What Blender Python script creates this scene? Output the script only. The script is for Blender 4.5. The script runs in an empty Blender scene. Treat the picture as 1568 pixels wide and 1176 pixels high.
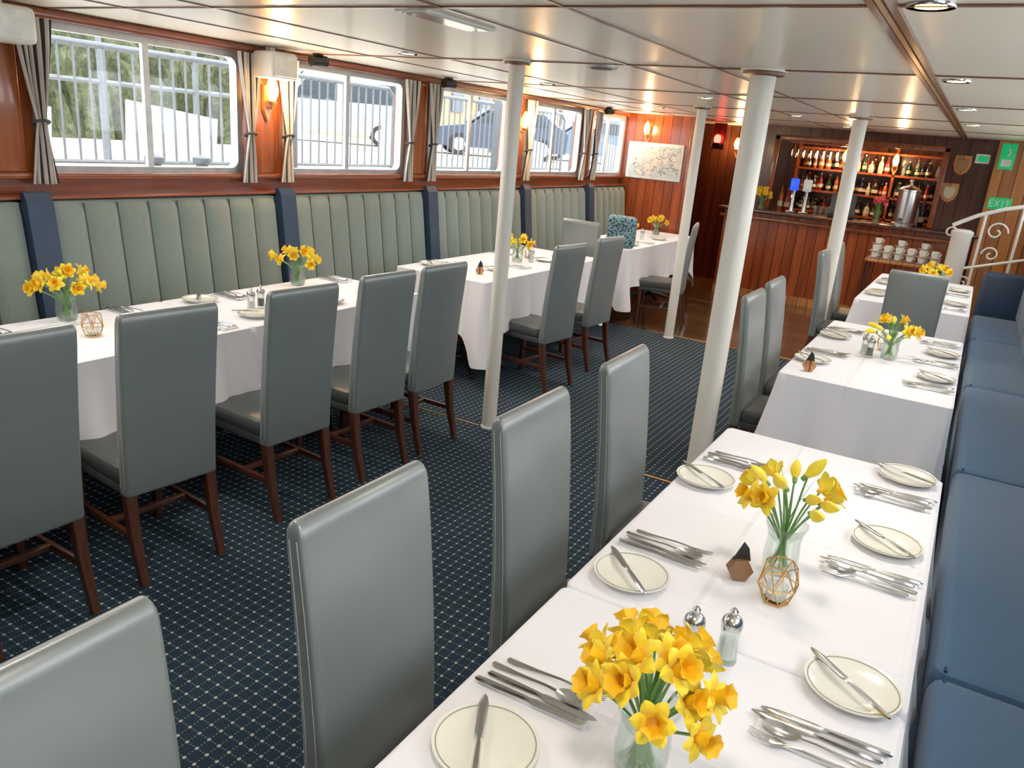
import bpy, bmesh, math, random
from mathutils import Vector, Matrix
random.seed(7)
pi=math.pi
def S(r,g,b):
    f=lambda c:(c/255/12.92) if c/255<=.04045 else ((c/255+.055)/1.055)**2.4
    return (f(r),f(g),f(b),1)
# ------------------------------------------------------------------ materials
class NT:
    def __init__(s,name):
        s.m=bpy.data.materials.new(name); s.m.use_nodes=True; s.t=s.m.node_tree
        s.b=s.t.nodes['Principled BSDF']; s.o=s.t.nodes['Material Output']
    def n(s,ty,**k):
        nd=s.t.nodes.new(ty)
        for a,v in k.items(): setattr(nd,a,v)
        return nd
    def l(s,a,b): s.t.links.new(a,b)
    def math(s,op,a,b=None):
        nd=s.n('ShaderNodeMath',operation=op)
        for i,v in enumerate((a,b)):
            if v is None: continue
            if isinstance(v,(int,float)): nd.inputs[i].default_value=v
            else: s.l(v,nd.inputs[i])
        return nd.outputs[0]
    def coord(s,scale=(1,1,1)):
        tc=s.n('ShaderNodeTexCoord'); mp=s.n('ShaderNodeMapping'); mp.inputs['Scale'].default_value=scale
        s.l(tc.outputs['Object'],mp.inputs[0]); return mp.outputs[0]
    def noise(s,vec,scale,detail=3,rough=.5):
        nd=s.n('ShaderNodeTexNoise'); nd.inputs['Scale'].default_value=scale; nd.inputs['Detail'].default_value=detail
        nd.inputs['Roughness'].default_value=rough; s.l(vec,nd.inputs['Vector']); return nd.outputs[0]
    def ramp(s,fac,c1,c2,p1=.3,p2=.7):
        nd=s.n('ShaderNodeValToRGB'); e=nd.color_ramp.elements
        e[0].position=p1;e[0].color=c1;e[1].position=p2;e[1].color=c2
        s.l(fac,nd.inputs[0]); return nd.outputs[0]
    def mix(s,fac,a,b):
        nd=s.n('ShaderNodeMix',data_type='RGBA')
        for i,v in ((0,fac),(6,a),(7,b)):
            if isinstance(v,(tuple,float,int)): nd.inputs[i].default_value=v
            else: s.l(v,nd.inputs[i])
        return nd.outputs[2]
    def bump(s,h,st=.2,d=.01):
        nd=s.n('ShaderNodeBump'); nd.inputs['Strength'].default_value=st; nd.inputs['Distance'].default_value=d
        s.l(h,nd.inputs['Height']); s.l(nd.outputs[0],s.b.inputs['Normal'])
def sc(c,k): return (min(c[0]*k,1),min(c[1]*k,1),min(c[2]*k,1),1)
def mat(name,col,rough=.5,metal=0,var=.12,scale=15,bump=0,bscale=200,coat=0,spec=None,em=None,ems=0,sheen=0,crough=.15,cior=1.5):
    t=NT(name); v=t.coord()
    n=t.noise(v,scale)
    t.l(t.ramp(n,sc(col,1-var),sc(col,1+var)),t.b.inputs['Base Color'])
    t.b.inputs['Roughness'].default_value=rough; t.b.inputs['Metallic'].default_value=metal
    if coat: t.b.inputs['Coat Weight'].default_value=coat; t.b.inputs['Coat Roughness'].default_value=crough; t.b.inputs['Coat IOR'].default_value=cior
    if spec is not None: t.b.inputs['Specular IOR Level'].default_value=spec
    if em: t.b.inputs['Emission Color'].default_value=em; t.b.inputs['Emission Strength'].default_value=ems
    if sheen: t.b.inputs['Sheen Weight'].default_value=sheen
    if bump: t.bump(t.noise(v,bscale,4),bump,.004)
    return t.m
def wood(name,c1,c2,grain=2,rough=.25,plank=None,pax=0,coat=.4,gs=6,off=0):
    t=NT(name); s=[gs,gs,gs]; s[grain]=gs*.07
    v=t.coord(tuple(s)); n=t.noise(v,3,6,.65); col=t.ramp(n,c1,c2,.25,.75)
    if plank:
        tc=t.n('ShaderNodeTexCoord'); sp=t.n('ShaderNodeSeparateXYZ'); t.l(tc.outputs['Object'],sp.inputs[0])
        q=t.math('DIVIDE',sp.outputs[pax],plank); fr=t.math('FRACT',q); fl=t.math('FLOOR',q)
        wn=t.n('ShaderNodeTexWhiteNoise',noise_dimensions='1D'); t.l(fl,wn.inputs['W'])
        k=t.math('ADD',t.math('MULTIPLY',wn.outputs[0],.5),.75)
        hs=t.n('ShaderNodeHueSaturation'); t.l(k,hs.inputs['Value']); t.l(col,hs.inputs['Color']); col=hs.outputs[0]
        g=t.math('LESS_THAN',t.math('ABSOLUTE',t.math('SUBTRACT',fr,.5)),.465)
        col=t.mix(g,sc(c1,.25),col); t.bump(g,.5,.006)
    t.l(col,t.b.inputs['Base Color']); t.b.inputs['Roughness'].default_value=rough
    t.b.inputs['Coat Weight'].default_value=coat; t.b.inputs['Coat Roughness'].default_value=.1
    return t.m
MW=wood('varnished_wood',S(100,44,19),S(160,78,37),grain=1)
MWV=wood('varnished_wood_vertical',S(112,52,24),S(172,92,46),grain=2)
MWP=wood('red_wood_planks',S(112,42,14),S(168,78,32),grain=2,plank=.115,pax=0)
MWD=wood('dark_wood_planks',S(54,24,15),S(94,46,28),grain=2,plank=.12,pax=0)
MWO=wood('orange_wood_planks',S(166,98,48),S(210,142,80),grain=2,plank=.12,pax=0)
MLEG=wood('chair_leg_wood',S(50,25,17),S(88,48,31),grain=2,rough=.35,gs=14)
MFW=wood('wood_floor',S(58,38,24),S(112,78,50),grain=0,rough=.12,plank=.14,pax=1)
MBEAM=wood('ceiling_trim_wood',S(95,58,40),S(140,92,64),grain=0,rough=.3)
LEA=mat('grey_leather',S(98,109,109),.36,var=.05,scale=5,bump=.08,bscale=350,spec=.8,sheen=.15,coat=.8,crough=.33,cior=1.8)
LEAD=mat('seat_leather',S(62,68,68),.36,var=.05,scale=5,bump=.12,bscale=350)
STI=mat('stitching',S(160,168,166),.7)
def clothmat():
    t=NT('white_linen'); v=t.coord()
    t.b.inputs['Base Color'].default_value=S(238,237,244); t.b.inputs['Roughness'].default_value=.75
    t.b.inputs['Sheen Weight'].default_value=.2
    sp=t.n('ShaderNodeSeparateXYZ'); t.l(v,sp.inputs[0])
    def crease(o,p,ph):
        fr=t.math('FRACT',t.math('ADD',t.math('DIVIDE',o,p),ph)); d=t.math('ABSOLUTE',t.math('SUBTRACT',fr,.5))
        return t.math('SUBTRACT',1,t.math('MINIMUM',t.math('MULTIPLY',d,p*70),1))
    h=t.math('ADD',crease(sp.outputs[0],.42,.3),crease(sp.outputs[1],.46,.15))
    n=t.noise(v,5,3); n2=t.noise(v,1.8,2)
    t.bump(t.math('ADD',t.math('MULTIPLY',h,.5),t.math('ADD',n,n2)),.5,.014)
    return t.m
CLO=clothmat()
SAGE=mat('sage_fabric',S(118,133,128),.9,var=.14,scale=160,bump=.3,bscale=600,sheen=.3)
SAGED=mat('sage_piping',S(62,74,70),.9)
NAVY=mat('navy_leather',S(26,50,80),.45,var=.1,scale=6)
BLUE=mat('blue_fabric',S(62,98,132),.9,var=.2,scale=220,bump=.4,bscale=600,sheen=.3)
BLUD=mat('blue_piping',S(36,60,88),.9)
WHP=mat('white_paint',S(238,235,224),.3,var=.03,scale=3)
CEI=mat('ceiling_cream',S(248,240,220),.34,var=.02,scale=1.2,coat=.12)
ALU=mat('aluminium',S(190,193,194),.4,metal=.6)
GALV=mat('galvanised_steel',S(98,106,112),.5,metal=.2)
CHR=mat('steel_polished',S(205,205,205),.2,metal=1,var=.03)
BRASS=mat('brass',S(210,165,100),.28,metal=.9)
BLK=mat('black_plastic',S(18,18,20),.45)
PORC=mat('porcelain',S(238,236,224),.15,var=.02,coat=.5)
RIM=mat('plate_rim_line',S(120,135,110),.3)
NAP=mat('paper_napkin',S(236,236,238),.9,var=.02)
YEL=mat('daffodil_petal',S(252,220,34),.6,var=.1,scale=60,sheen=.2)
ORA=mat('daffodil_trumpet',S(250,190,10),.6,var=.12,scale=60)
TUL=mat('tulip_red',S(210,40,50),.6); TUL2=mat('tulip_pink',S(225,80,80),.6)
GRN=mat('stem_green',S(98,150,70),.5,var=.2,scale=30)
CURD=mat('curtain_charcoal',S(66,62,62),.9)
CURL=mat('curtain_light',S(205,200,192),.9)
WARM=mat('warm_lamp_glass',S(255,190,90),.4,em=S(255,165,65),ems=9)
REDL=mat('red_lamp',S(255,30,20),.4,em=(1,.03,.02,1),ems=14)
GREENS=mat('green_sign',S(0,150,80),.4,em=S(0,150,80),ems=.5)
WHS=mat('white_sign',S(240,245,240),.4)
LAB=mat('bottle_label',S(190,178,150),.6,var=.4,scale=40)
DLE=mat('downlight_lens',S(255,220,160),.4,em=S(255,214,150),ems=8)
def glassm(name,col,rough=0):
    t=NT(name); b=t.b; b.inputs['Base Color'].default_value=col; b.inputs['Transmission Weight'].default_value=1; b.inputs['Roughness'].default_value=rough; b.inputs['IOR'].default_value=1.45
    tr=t.n('ShaderNodeBsdfTransparent'); mx=t.n('ShaderNodeMixShader'); mx.inputs[0].default_value=.45
    tr.inputs[0].default_value=col
    t.l(tr.outputs[0],mx.inputs[1]); t.l(b.outputs[0],mx.inputs[2]); t.l(mx.outputs[0],t.o.inputs[0]); return t.m
GLS=glassm('clear_glass',(.93,.97,.95,1),.02)
def panem():
    t=NT('window_glass'); tr=t.n('ShaderNodeBsdfTransparent'); gl=t.n('ShaderNodeBsdfGlossy'); gl.inputs['Roughness'].default_value=.02
    mx=t.n('ShaderNodeMixShader'); mx.inputs[0].default_value=.04
    t.l(tr.outputs[0],mx.inputs[1]); t.l(gl.outputs[0],mx.inputs[2]); t.l(mx.outputs[0],t.o.inputs[0]); return t.m
PANE=panem()
def carpetm():
    t=NT('navy_carpet'); tc=t.n('ShaderNodeTexCoord'); sp=t.n('ShaderNodeSeparateXYZ'); t.l(tc.outputs['Object'],sp.inputs[0])
    c=.041
    def fr(o,k): return t.math('FRACT',t.math('MULTIPLY',o,k/c))
    def ln(o,w): return t.math('LESS_THAN',t.math('ABSOLUTE',t.math('SUBTRACT',fr(o,1),.5)),w)
    def dot(o): return t.math('LESS_THAN',t.math('ABSOLUTE',t.math('SUBTRACT',fr(o,4),.5)),.2)
    X,Y=sp.outputs[0],sp.outputs[1]
    a=t.math('MULTIPLY',ln(X,.045),dot(Y)); b=t.math('MULTIPLY',ln(Y,.045),dot(X))
    m=t.math('MULTIPLY',t.math('MAXIMUM',a,b),.42)
    cr=t.math('MULTIPLY',ln(X,.10),ln(Y,.10)); m=t.math('MAXIMUM',m,cr)
    n=t.noise(tc.outputs['Object'],300,3); n2=t.noise(tc.outputs['Object'],3,2)
    base=t.ramp(n,S(16,31,44),S(42,62,78)); base=t.mix(t.math('MULTIPLY',n2,.35),base,S(26,36,42))
    col=t.mix(m,base,S(180,186,182)); t.l(col,t.b.inputs['Base Color']); t.b.inputs['Roughness'].default_value=.95
    t.b.inputs['Specular IOR Level'].default_value=.1
    t.bump(n,.4,.004); return t.m
CARP=carpetm()
# ------------------------------------------------------------------ mesh builder
class MB:
    def __init__(s): s.v=[];s.f=[];s.fm=[];s.fs=[];s.mats=[];s.M=Matrix()
    def mi(s,m):
        if m not in s.mats: s.mats.append(m)
        return s.mats.index(m)
    def add(s,vs,fs,m,smooth=True):
        o=len(s.v); s.v+=[s.M@Vector(v) for v in vs]; k=s.mi(m) if not isinstance(m,list) else None
        for i,f in enumerate(fs):
            s.f.append([o+j for j in f]); s.fm.append(k if k is not None else s.mi(m[i])); s.fs.append(smooth)
    def box(s,x0,x1,y0,y1,z0,z1,m,bev=0):
        if bev<=0:
            vs=[(x,y,z) for z in (z0,z1) for y in (y0,y1) for x in (x0,x1)]
            s.add(vs,[(0,2,3,1),(4,5,7,6),(0,1,5,4),(2,6,7,3),(0,4,6,2),(1,3,7,5)],m,False); return
        b=min(bev,(x1-x0)*.49,(y1-y0)*.49,(z1-z0)*.49)
        L=[]
        for dz,ins in ((0,b),(b*.3,b*.3),(b,0)): L.append((z0+dz,ins))
        for dz,ins in ((b,0),(b*.3,b*.3),(0,b)): L.append((z1-dz,ins))
        loops=[[(x+(x0+x1)/2,y+(y0+y1)/2,z) for x,y in rr(x1-x0-2*i,y1-y0-2*i,max(b-i*.6,b*.3),3)] for z,i in L]
        s.loft(loops,m)
    def loft(s,loops,m,cap0=True,cap1=True,closed=True,smooth=True):
        n=len(loops[0]); vs=[p for l in loops for p in l]; fs=[]
        for k in range(len(loops)-1):
            for i in range(n if closed else n-1):
                j=(i+1)%n; fs.append((k*n+i,k*n+j,(k+1)*n+j,(k+1)*n+i))
        if cap0: fs.append(tuple(range(n-1,-1,-1)))
        if cap1: fs.append(tuple((len(loops)-1)*n+i for i in range(n)))
        s.add(vs,fs,m,smooth)
    def lathe(s,prof,m,seg=20,c=(0,0,0),cap0=True,cap1=True,wave=None):
        s.loft([[(c[0]+r*(wave(2*pi*i/seg) if wave else 1)*math.cos(2*pi*i/seg),c[1]+r*(wave(2*pi*i/seg) if wave else 1)*math.sin(2*pi*i/seg),c[2]+z) for i in range(seg)] for r,z in prof],m,cap0,cap1)
    def cyl(s,a,b,r,m,seg=12,r2=None):
        s.tube([a,b],[r,r if r2 is None else r2],m,seg)
    def tube(s,pts,rad,m,seg=8,closed=False):
        P=[Vector(p) for p in pts]; n=len(P)
        if not isinstance(rad,list): rad=[rad]*n
        loops=[];up=None
        for i,p in enumerate(P):
            if closed: d=P[(i+1)%n]-P[i-1]
            else: d=P[min(i+1,n-1)]-P[max(i-1,0)]
            d.normalize()
            if up is None:
                up=Vector((0,0,1)) if abs(d.z)<.9 else Vector((1,0,0))
            a=d.cross(up); 
            if a.length<1e-4: a=d.cross(Vector((0,1,0)))
            a.normalize(); b=a.cross(d).normalized(); up=b
            loops.append([tuple(p+a*rad[i]*math.cos(2*pi*k/seg)+b*rad[i]*math.sin(2*pi*k/seg)) for k in range(seg)])
        if closed: loops.append(loops[0]); s.loft(loops,m,False,False)
        else: s.loft(loops,m)
    def surf(s,f,nu,nv,m,smooth=True):
        vs=[f(i/nu,j/nv) for j in range(nv+1) for i in range(nu+1)]
        fs=[(j*(nu+1)+i,j*(nu+1)+i+1,(j+1)*(nu+1)+i+1,(j+1)*(nu+1)+i) for j in range(nv) for i in range(nu)]
        if callable(m): m=[m(i) for j in range(nv) for i in range(nu)]
        s.add(vs,fs,m,smooth)
    def mesh(s,name,sharp=40,fix=True):
        me=bpy.data.meshes.new(name); me.from_pydata([tuple(v) for v in s.v],[],s.f)
        for m in s.mats: me.materials.append(m)
        for p,k,sm in zip(me.polygons,s.fm,s.fs): p.material_index=k; p.use_smooth=sm
        bm=bmesh.new(); bm.from_mesh(me)
        if fix: bmesh.ops.recalc_face_normals(bm,faces=bm.faces)
        th=math.radians(sharp)
        for e in bm.edges:
            if len(e.link_faces)==2 and e.calc_face_angle(0)>th: e.smooth=False
        bm.to_mesh(me); bm.free(); me.update(); return me
    def obj(s,name,loc=(0,0,0),rz=0,**k): return put(s.mesh(name,**k),name,loc,rz)
def put(me,name,loc=(0,0,0),rz=0,scale=1):
    o=bpy.data.objects.new(name,me); o.location=loc; o.rotation_euler=(0,0,rz); o.scale=(scale,)*3
    bpy.context.collection.objects.link(o); return o
def rr(w,h,r,n=4):
    r=min(r,w*.499,h*.499); out=[]
    for cx,cy,a0 in ((w/2-r,h/2-r,0),(-w/2+r,h/2-r,pi/2),(-w/2+r,-h/2+r,pi),(w/2-r,-h/2+r,1.5*pi)):
        for i in range(n+1):
            a=a0+pi/2*i/n; out.append((cx+r*math.cos(a),cy+r*math.sin(a)))
    return out
# ------------------------------------------------------------------ room
XL,XR=-3.92,.70; Y0,Y1=-2.2,11.6; ZC=2.08; YW=9.25
b=MB(); b.box(XL-.1,XR+.1,Y0,7.1,-.06,0,CARP); b.obj('floor')
b=MB(); b.box(XL-.1,XR+.1,7.1,Y1,-.06,-.0,MFW); b.box(-2.5,-.9,7.08,7.12,0,.004,BRASS); b.obj('floor_wood')
b=MB(); b.box(-2.80,-2.33,3.775,3.79,0,.003,BRASS); b.box(-2.2,-2.06,3.775,3.79,0,.003,BRASS); b.box(-1.52,-1.09,3.775,3.79,0,.003,BRASS); b.box(-1.0+.08,-.75,3.775,3.79,0,.003,BRASS); b.obj('floor_hatch_strip')
b=MB(); b.box(XL-.1,XR+.1,Y0,Y1,ZC,ZC+.08,CEI); b.obj('ceiling')
k=0
def trim(x0,x1,y0,y1,z0,z1,m,nm='trim'):
    global k; k+=1; q=MB(); q.box(x0,x1,y0,y1,z0,z1,m); return q.obj(f'{nm}_{k}')
for y in (.75,2.25,3.82,5.45,7.05,8.6,9.9): trim(XL,XR,y-.008,y+.008,ZC-.006,ZC,MBEAM)
for x in (-3.3,-2.75,-1.65,-1.2): trim(x-.006,x+.006,Y0,Y1,ZC-.005,ZC,MBEAM)
trim(-.345,-.325,Y0,Y1,ZC-.012,ZC,MBEAM); trim(-.32,-.305,Y0,Y1,ZC-.014,ZC,BRASS); trim(-.30,-.28,Y0,Y1,ZC-.012,ZC,MBEAM)
WS=[-.90,.64,2.18,3.73,5.27,6.81,8.30]; WW=1.20; WZ0,WZ1=1.35,2.02
def sidewall(side):
    X=XL if side<0 else XR; s=side
    xa,xb=(X-.08,X) if s<0 else (X,X+.08)
    q=MB(); q.box(xa,xb,Y0,Y1,0,WZ0,MW); q.box(xa,xb,Y0,Y1,WZ1,ZC+.02,MW)
    e=[Y0]
    for w in WS: e+= [w,min(w+WW,9.3)]
    e.append(Y1)
    for i in range(0,len(e),2): q.box(xa,xb,e[i],e[i+1],WZ0,WZ1,MWV)
    i_=-s
    def bx(d0,d1,y0,y1,z0,z1,m,bev=0):
        x0,x1=sorted((X+i_*d0,X+i_*d1)); q.box(x0,x1,y0,y1,z0,z1,m,bev)
    bx(0,.09,Y0,Y1 if s>0 else YW,1.225,1.24,MW,.005)
    bx(0,.045,Y0,Y1 if s>0 else YW,1.315,1.345,MW,.008)
    bx(0,.05,Y0,Y1 if s>0 else YW,2.03,2.075,MW,.01)
    for a in range(0,len(WS)-1):
        c=(WS[a]+WW+WS[a+1])/2; bx(0,.03,c-.09,c+.09,1.345,2.03,MWV,.008)
    q.obj('wall_left' if s<0 else 'wall_right')
    for n_,w in enumerate(WS):
        w2=min(w+WW,9.2); q=MB(); cy=(w+w2)/2; cz=(WZ0+WZ1)/2; W=w2-w; Hh=WZ1-WZ0
        def lp(W_,H_,r,x): return [(x,cy+a_,cz+b_) for a_,b_ in rr(W_,H_,r,5)]
        x1_=X+i_*.006; x2_=X-i_*.05
        q.loft([lp(W+.03,Hh+.03,.02,X+i_*.001),lp(W+.03,Hh+.03,.02,x1_),lp(W-.05,Hh-.05,.05,x1_+i_*.004),lp(W-.05,Hh-.05,.05,x2_),lp(W,Hh,.01,x2_)],ALU,False,False)
        xm=X-i_*.02; a0,a1=sorted((xm-.012,xm+.012))
        q.box(a0,a1,cy-.018,cy+.018,WZ0+.02,WZ1-.02,ALU)
        q.add([(xm,w+.01,WZ0+.01),(xm,w2-.01,WZ0+.01),(xm,w2-.01,WZ1-.01),(xm,w+.01,WZ1-.01)],[(0,1,2,3)],PANE,False)
        q.obj(f"window_{'left' if s<0 else 'right'}_{n_+1}",fix=False)
        L=bpy.data.lights.new('window_portal','AREA'); L.shape='RECTANGLE'; L.size=Hh; L.size_y=W; L.cycles.is_portal=True
        lo=bpy.data.objects.new('window_portal',L); lo.location=(X-i_*.09,cy,cz)
        lo.rotation_euler=(0,(pi/2)*(-1 if s<0 else 1),0); bpy.context.collection.objects.link(lo)
sidewall(-1); sidewall(1)
b=MB(); b.box(XL-.08,XR+.08,Y0-.08,Y0,0,ZC+.02,MWP); b.obj('wall_rear')
b=MB(); b.box(XL-.08,XR+.08,Y1,Y1+.08,0,ZC+.02,MWD); b.obj('wall_front')
b=MB(); b.box(XL,-3.05,YW,YW+.06,0,ZC,MWP); b.box(-3.09,-3.03,YW-.02,YW+.08,0,ZC,MW,.008); b.obj('wall_bulkhead')
b=MB(); b.box(-2.75,-2.28,10.1,10.16,0,ZC,MWD); b.box(-2.28,-.45,10.1,10.2,1.93,ZC,MWD)
b.box(-.45,.02,10.1,10.16,0,ZC,MWD); b.box(-2.31,-2.25,10.07,10.1,1.10,1.97,MW,.006); b.box(-.48,-.42,10.07,10.1,1.10,1.97,MW,.006); b.box(-2.31,-.42,10.07,10.1,1.92,1.98,MW,.006)
b.obj('wall_bar_partition')
b=MB(); b.box(.02,XR,9.95,10.0,0,ZC,MWO); b.obj('wall_stair_panel')
b=MB(); b.box(-3.9,-2.75,11.0,11.06,0,ZC,MWD); b.obj('wall_passage')
b=MB(); b.box(-2.75,.0,9.98,10.09,.1,1.05,MWP); b.box(-2.75,0,9.96,10.09,0,.1,MWO)
b.box(-2.82,.05,9.86,10.065,1.05,1.09,MWD,.012); b.box(-2.24,-.49,10.05,10.35,1.052,1.089,MWD); b.box(-2.8,0,9.93,9.98,.96,1.0,MW,.01); b.obj('bar_counter')
b=MB(); 
for z in (1.05,1.32,1.6,1.86): b.box(-2.25,-.5,11.3,11.55,z,z+.025,MW)
for x in (-2.25,-1.65,-1.05,-.5): b.box(x-.015,x+.015,11.3,11.55,.2,1.95,MW)
b.box(-2.25,-.5,11.05,11.58,.85,.9,MW); b.box(-2.25,-.5,11.1,11.58,0,.85,MWD)
b.obj('back_bar_shelf')
def bottle(b,x,y,z,h,r,m,cap):
    b.lathe([(r*.9,0),(r,.01),(r,h*.55),(r*.85,h*.64),(r*.35,h*.76),(r*.33,h*.97)],m,10,(x,y,z)); b.lathe([(r*.38,h*.93),(r*.38,h)],cap,8,(x,y,z)); b.lathe([(r*1.02,h*.18),(r*1.02,h*.38)],LAB,10,(x,y,z),False,False)
bots=[mat('bottle_green',S(16,48,26),.1),mat('bottle_amber',S(150,72,24),.1),mat('bottle_clear',S(150,156,150),.1),mat('bottle_dark',S(24,14,12),.1),mat('bottle_dark_blue',S(16,22,50),.1),mat('bottle_red',S(120,20,20),.15)]
b=MB()
for z in (1.0755,1.3455,1.6255):
    for yy in (11.36,11.46):
        x=-2.2+(.03 if yy>11.4 else 0)
        while x<-.53:
            if min(abs(x-q) for q in(-2.25,-1.65,-1.05,-.5))>.055: bottle(b,x,yy,z,random.uniform(.15,.222),random.uniform(.022,.036),random.choice(bots),random.choice([BRASS,BLK,BLK,LAB]))
            x+=random.uniform(.07,.12)
b.obj('liquor_bottles')
b=MB()
for x in (-2.16,-2.08,-.56,-.62): bottle(b,x,10.25,1.09,random.uniform(.25,.31),.03,random.choice(bots),BLK)
b.obj('wine_bottles')
# counter-top clutter: till, tumblers, drip tray
b=MB(); b.box(-.15,.15,-.11,.11,0,.06,BLK,.01); b.loft([[(x,y,z) for y,z in ((-.02,.06),(.03,.06),(.07,.27),(.05,.28))] for x in (-.14,.14)],BLK,smooth=False); b.obj('till_screen',(-1.42,10.2,1.0905),.1)
b=MB()
for i in range(7): b.lathe([(.022,0),(.028,.09),(.026,.09),(.02,.006),(.0005,.006)],GLS,12,(-1.72+(i%4)*.065,10.2+(i//4)*.07,1.0905))
b.obj('bar_tumblers')
b=MB()
for i in range(9):
    x=-2.15+i*.075; b.lathe([(.03,0),(.034,.04),(.03,.09),(.005,.1),(.005,.16),(.03,.165)],GLS,10,(x,10.5,1.74))
b.box(-2.2,-1.5,10.42,10.58,1.905,1.92,MW); b.box(-2.2,-2.18,10.49,10.51,1.92,ZC,MW); b.box(-1.52,-1.5,10.49,10.51,1.92,ZC,MW); b.obj('hanging_glass_rack')
for x,c in ((-1.99,mat('tap_badge_blue',S(20,60,220),.3,em=S(20,60,220),ems=1.2)),(-1.84,WHS)):
    b=MB(); b.box(-.05,.05,-.05,.05,0,.02,CHR,.006); b.lathe([(.03,.02),(.024,.1),(.024,.27)],CHR,14); b.tube([(0,0,.24),(0,-.05,.25),(0,-.09,.22),(0,-.1,.17)],.012,CHR,8)
    b.lathe([(.012,.27),(.02,.33),(.016,.4),(.01,.42)],BLK,10); b.box(-.05,.05,-.045,-.02,.26,.4,c,.02); b.obj('beer_tap',(x,10.12,1.0905))
b=MB(); b.lathe([(.13,0),(.13,.03),(.115,.04),(.115,.38),(.12,.385),(.12,.40),(.09,.42),(.05,.44),(.02,.45),(.015,.48),(.025,.49),(.02,.51)],CHR,24); b.tube([(-.04,-.11,.08),(-.04,-.16,.08),(-.04,-.17,.05)],.014,BLK,8)
for s in (-1,1): b.tube([(s*.115,0,.3),(s*.155,0,.3),(s*.155,0,.24),(s*.115,0,.24)],.008,BLK,6)
b.obj('coffee_urn',(-.72,10.0,1.0905))
b=MB(); b.box(-.98,-.22,9.5,9.84,.70,.735,MWO,.006)
for x in (-.95,-.25):
    for y in (9.53,9.81): b.box(x-.02,x+.02,y-.02,y+.02,0,.70,MWD)
b.box(-.95,-.25,9.52,9.82,.4,.42,MWD); b.obj('service_table')
b=MB()
def cup(b,x,y,z):
    b.lathe([(.02,0),(.03,.008),(.037,.035),(.04,.06),(.037,.058),(.03,.02),(.0,.012)],PORC,12,(x,y,z),True,False)
    b.tube([(x+.036,y,z+.048),(x+.055,y,z+.044),(x+.055,y,z+.024),(x+.033,y,z+.018)],.0045,PORC,6)
def saucer(b,x,y,z): b.lathe([(.03,0),(.066,.008),(.068,.011),(.03,.005)],PORC,16,(x,y,z))
for i in range(6):
    for j in range(2):
        x=-.9+i*.118;y=9.59+j*.15
        for q in range(3 if j and i%2==0 else 2): saucer(b,x,y,.736+q*.07); cup(b,x,y,.747+q*.07)
b.obj('coffee_cups')
for x,z,c in ((-.28,1.80,S(150,110,60)),(-.34,1.5,S(190,180,150))):
    b=MB(); pts=[(-.08,.1),(.08,.1),(.085,.0),(.06,-.07),(0,-.11),(-.06,-.07),(-.085,0)]
    b.loft([[(p[0],0,p[1]) for p in pts],[(p[0],-.02,p[1]) for p in pts]],MWO,smooth=False)
    b.loft([[(p[0]*.65,-.02,p[1]*.65) for p in pts],[(p[0]*.6,-.028,p[1]*.6) for p in pts]],mat('shield_paint',c,.4),smooth=False); b.obj('wall_shield',(x,10.098,z))
b=MB(); b.box(-.07,.07,-.012,0,-.13,.13,GREENS,.004); b.box(-.045,.045,-.016,-.012,-.1,-.03,WHS); b.tube([(0,-.018,.0),(.02,-.018,.04),(.0,-.018,.08)],.01,WHS,6); b.lathe([(.016,-.002),(.016,.002)],WHS,10,(.0,-.018,.1)); b.obj('exit_sign_running_man',(.12,9.948,1.92))
b=MB(); b.box(-.11,.11,-.012,0,-.06,.06,GREENS,.004)
def bar(a,c,z): b.cyl((a,-.014,z),(c,-.014,z),.006,WHS,6)
for cx,segs in ((-.075,[(-1,1,1),(-1,1,0),(-1,1,-1),'l']),(-.025,['x']),(.025,['i']),(.07,['t'])):
    w=.017;h=.032
    for sg in segs:
        if sg=='l': b.cyl((cx-w,-.014,-h),(cx-w,-.014,h),.006,WHS,6)
        elif sg=='x': b.cyl((cx-w,-.014,-h),(cx+w,-.014,h),.006,WHS,6); b.cyl((cx-w,-.014,h),(cx+w,-.014,-h),.006,WHS,6)
        elif sg=='i': b.cyl((cx,-.014,-h),(cx,-.014,h),.006,WHS,6)
        elif sg=='t': b.cyl((cx,-.014,-h),(cx,-.014,h),.006,WHS,6); bar(cx-w,cx+w,h)
        else: bar(cx-w,cx+w,h*sg[2])
b.obj('exit_sign',(.16,9.948,1.44))
b=MB(); b.box(-.07,.07,-.04,0,-.05,.05,WHS,.01); b.box(-.05,.05,-.05,-.04,-.03,.03,GREENS,.01); b.obj('emergency_light',(-.1,10.098,1.88))
def mapm():
    t=NT('map_print'); v=t.coord(); n=t.noise(v,5,6,.65); 
    land=t.math('GREATER_THAN',n,.52); edge=t.math('LESS_THAN',t.math('ABSOLUTE',t.math('SUBTRACT',n,.52)),.008)
    n2=t.noise(v,22,4,.6); rd=t.math('LESS_THAN',t.math('ABSOLUTE',t.math('SUBTRACT',n2,.5)),.012)
    c=t.mix(land,S(196,208,206),S(216,212,200)); c=t.mix(rd,c,S(160,156,146)); c=t.mix(edge,c,S(80,90,86))
    t.l(c,t.b.inputs['Base Color']); t.b.inputs['Roughness'].default_value=.2; return t.m
b=MB(); b.box(-.35,.35,-.025,0,-.21,.21,WHS,.006); b.box(-.315,.315,-.028,-.02,-.175,.175,mapm()); b.obj('framed_map',(-3.49,YW-.002,1.545))
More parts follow.
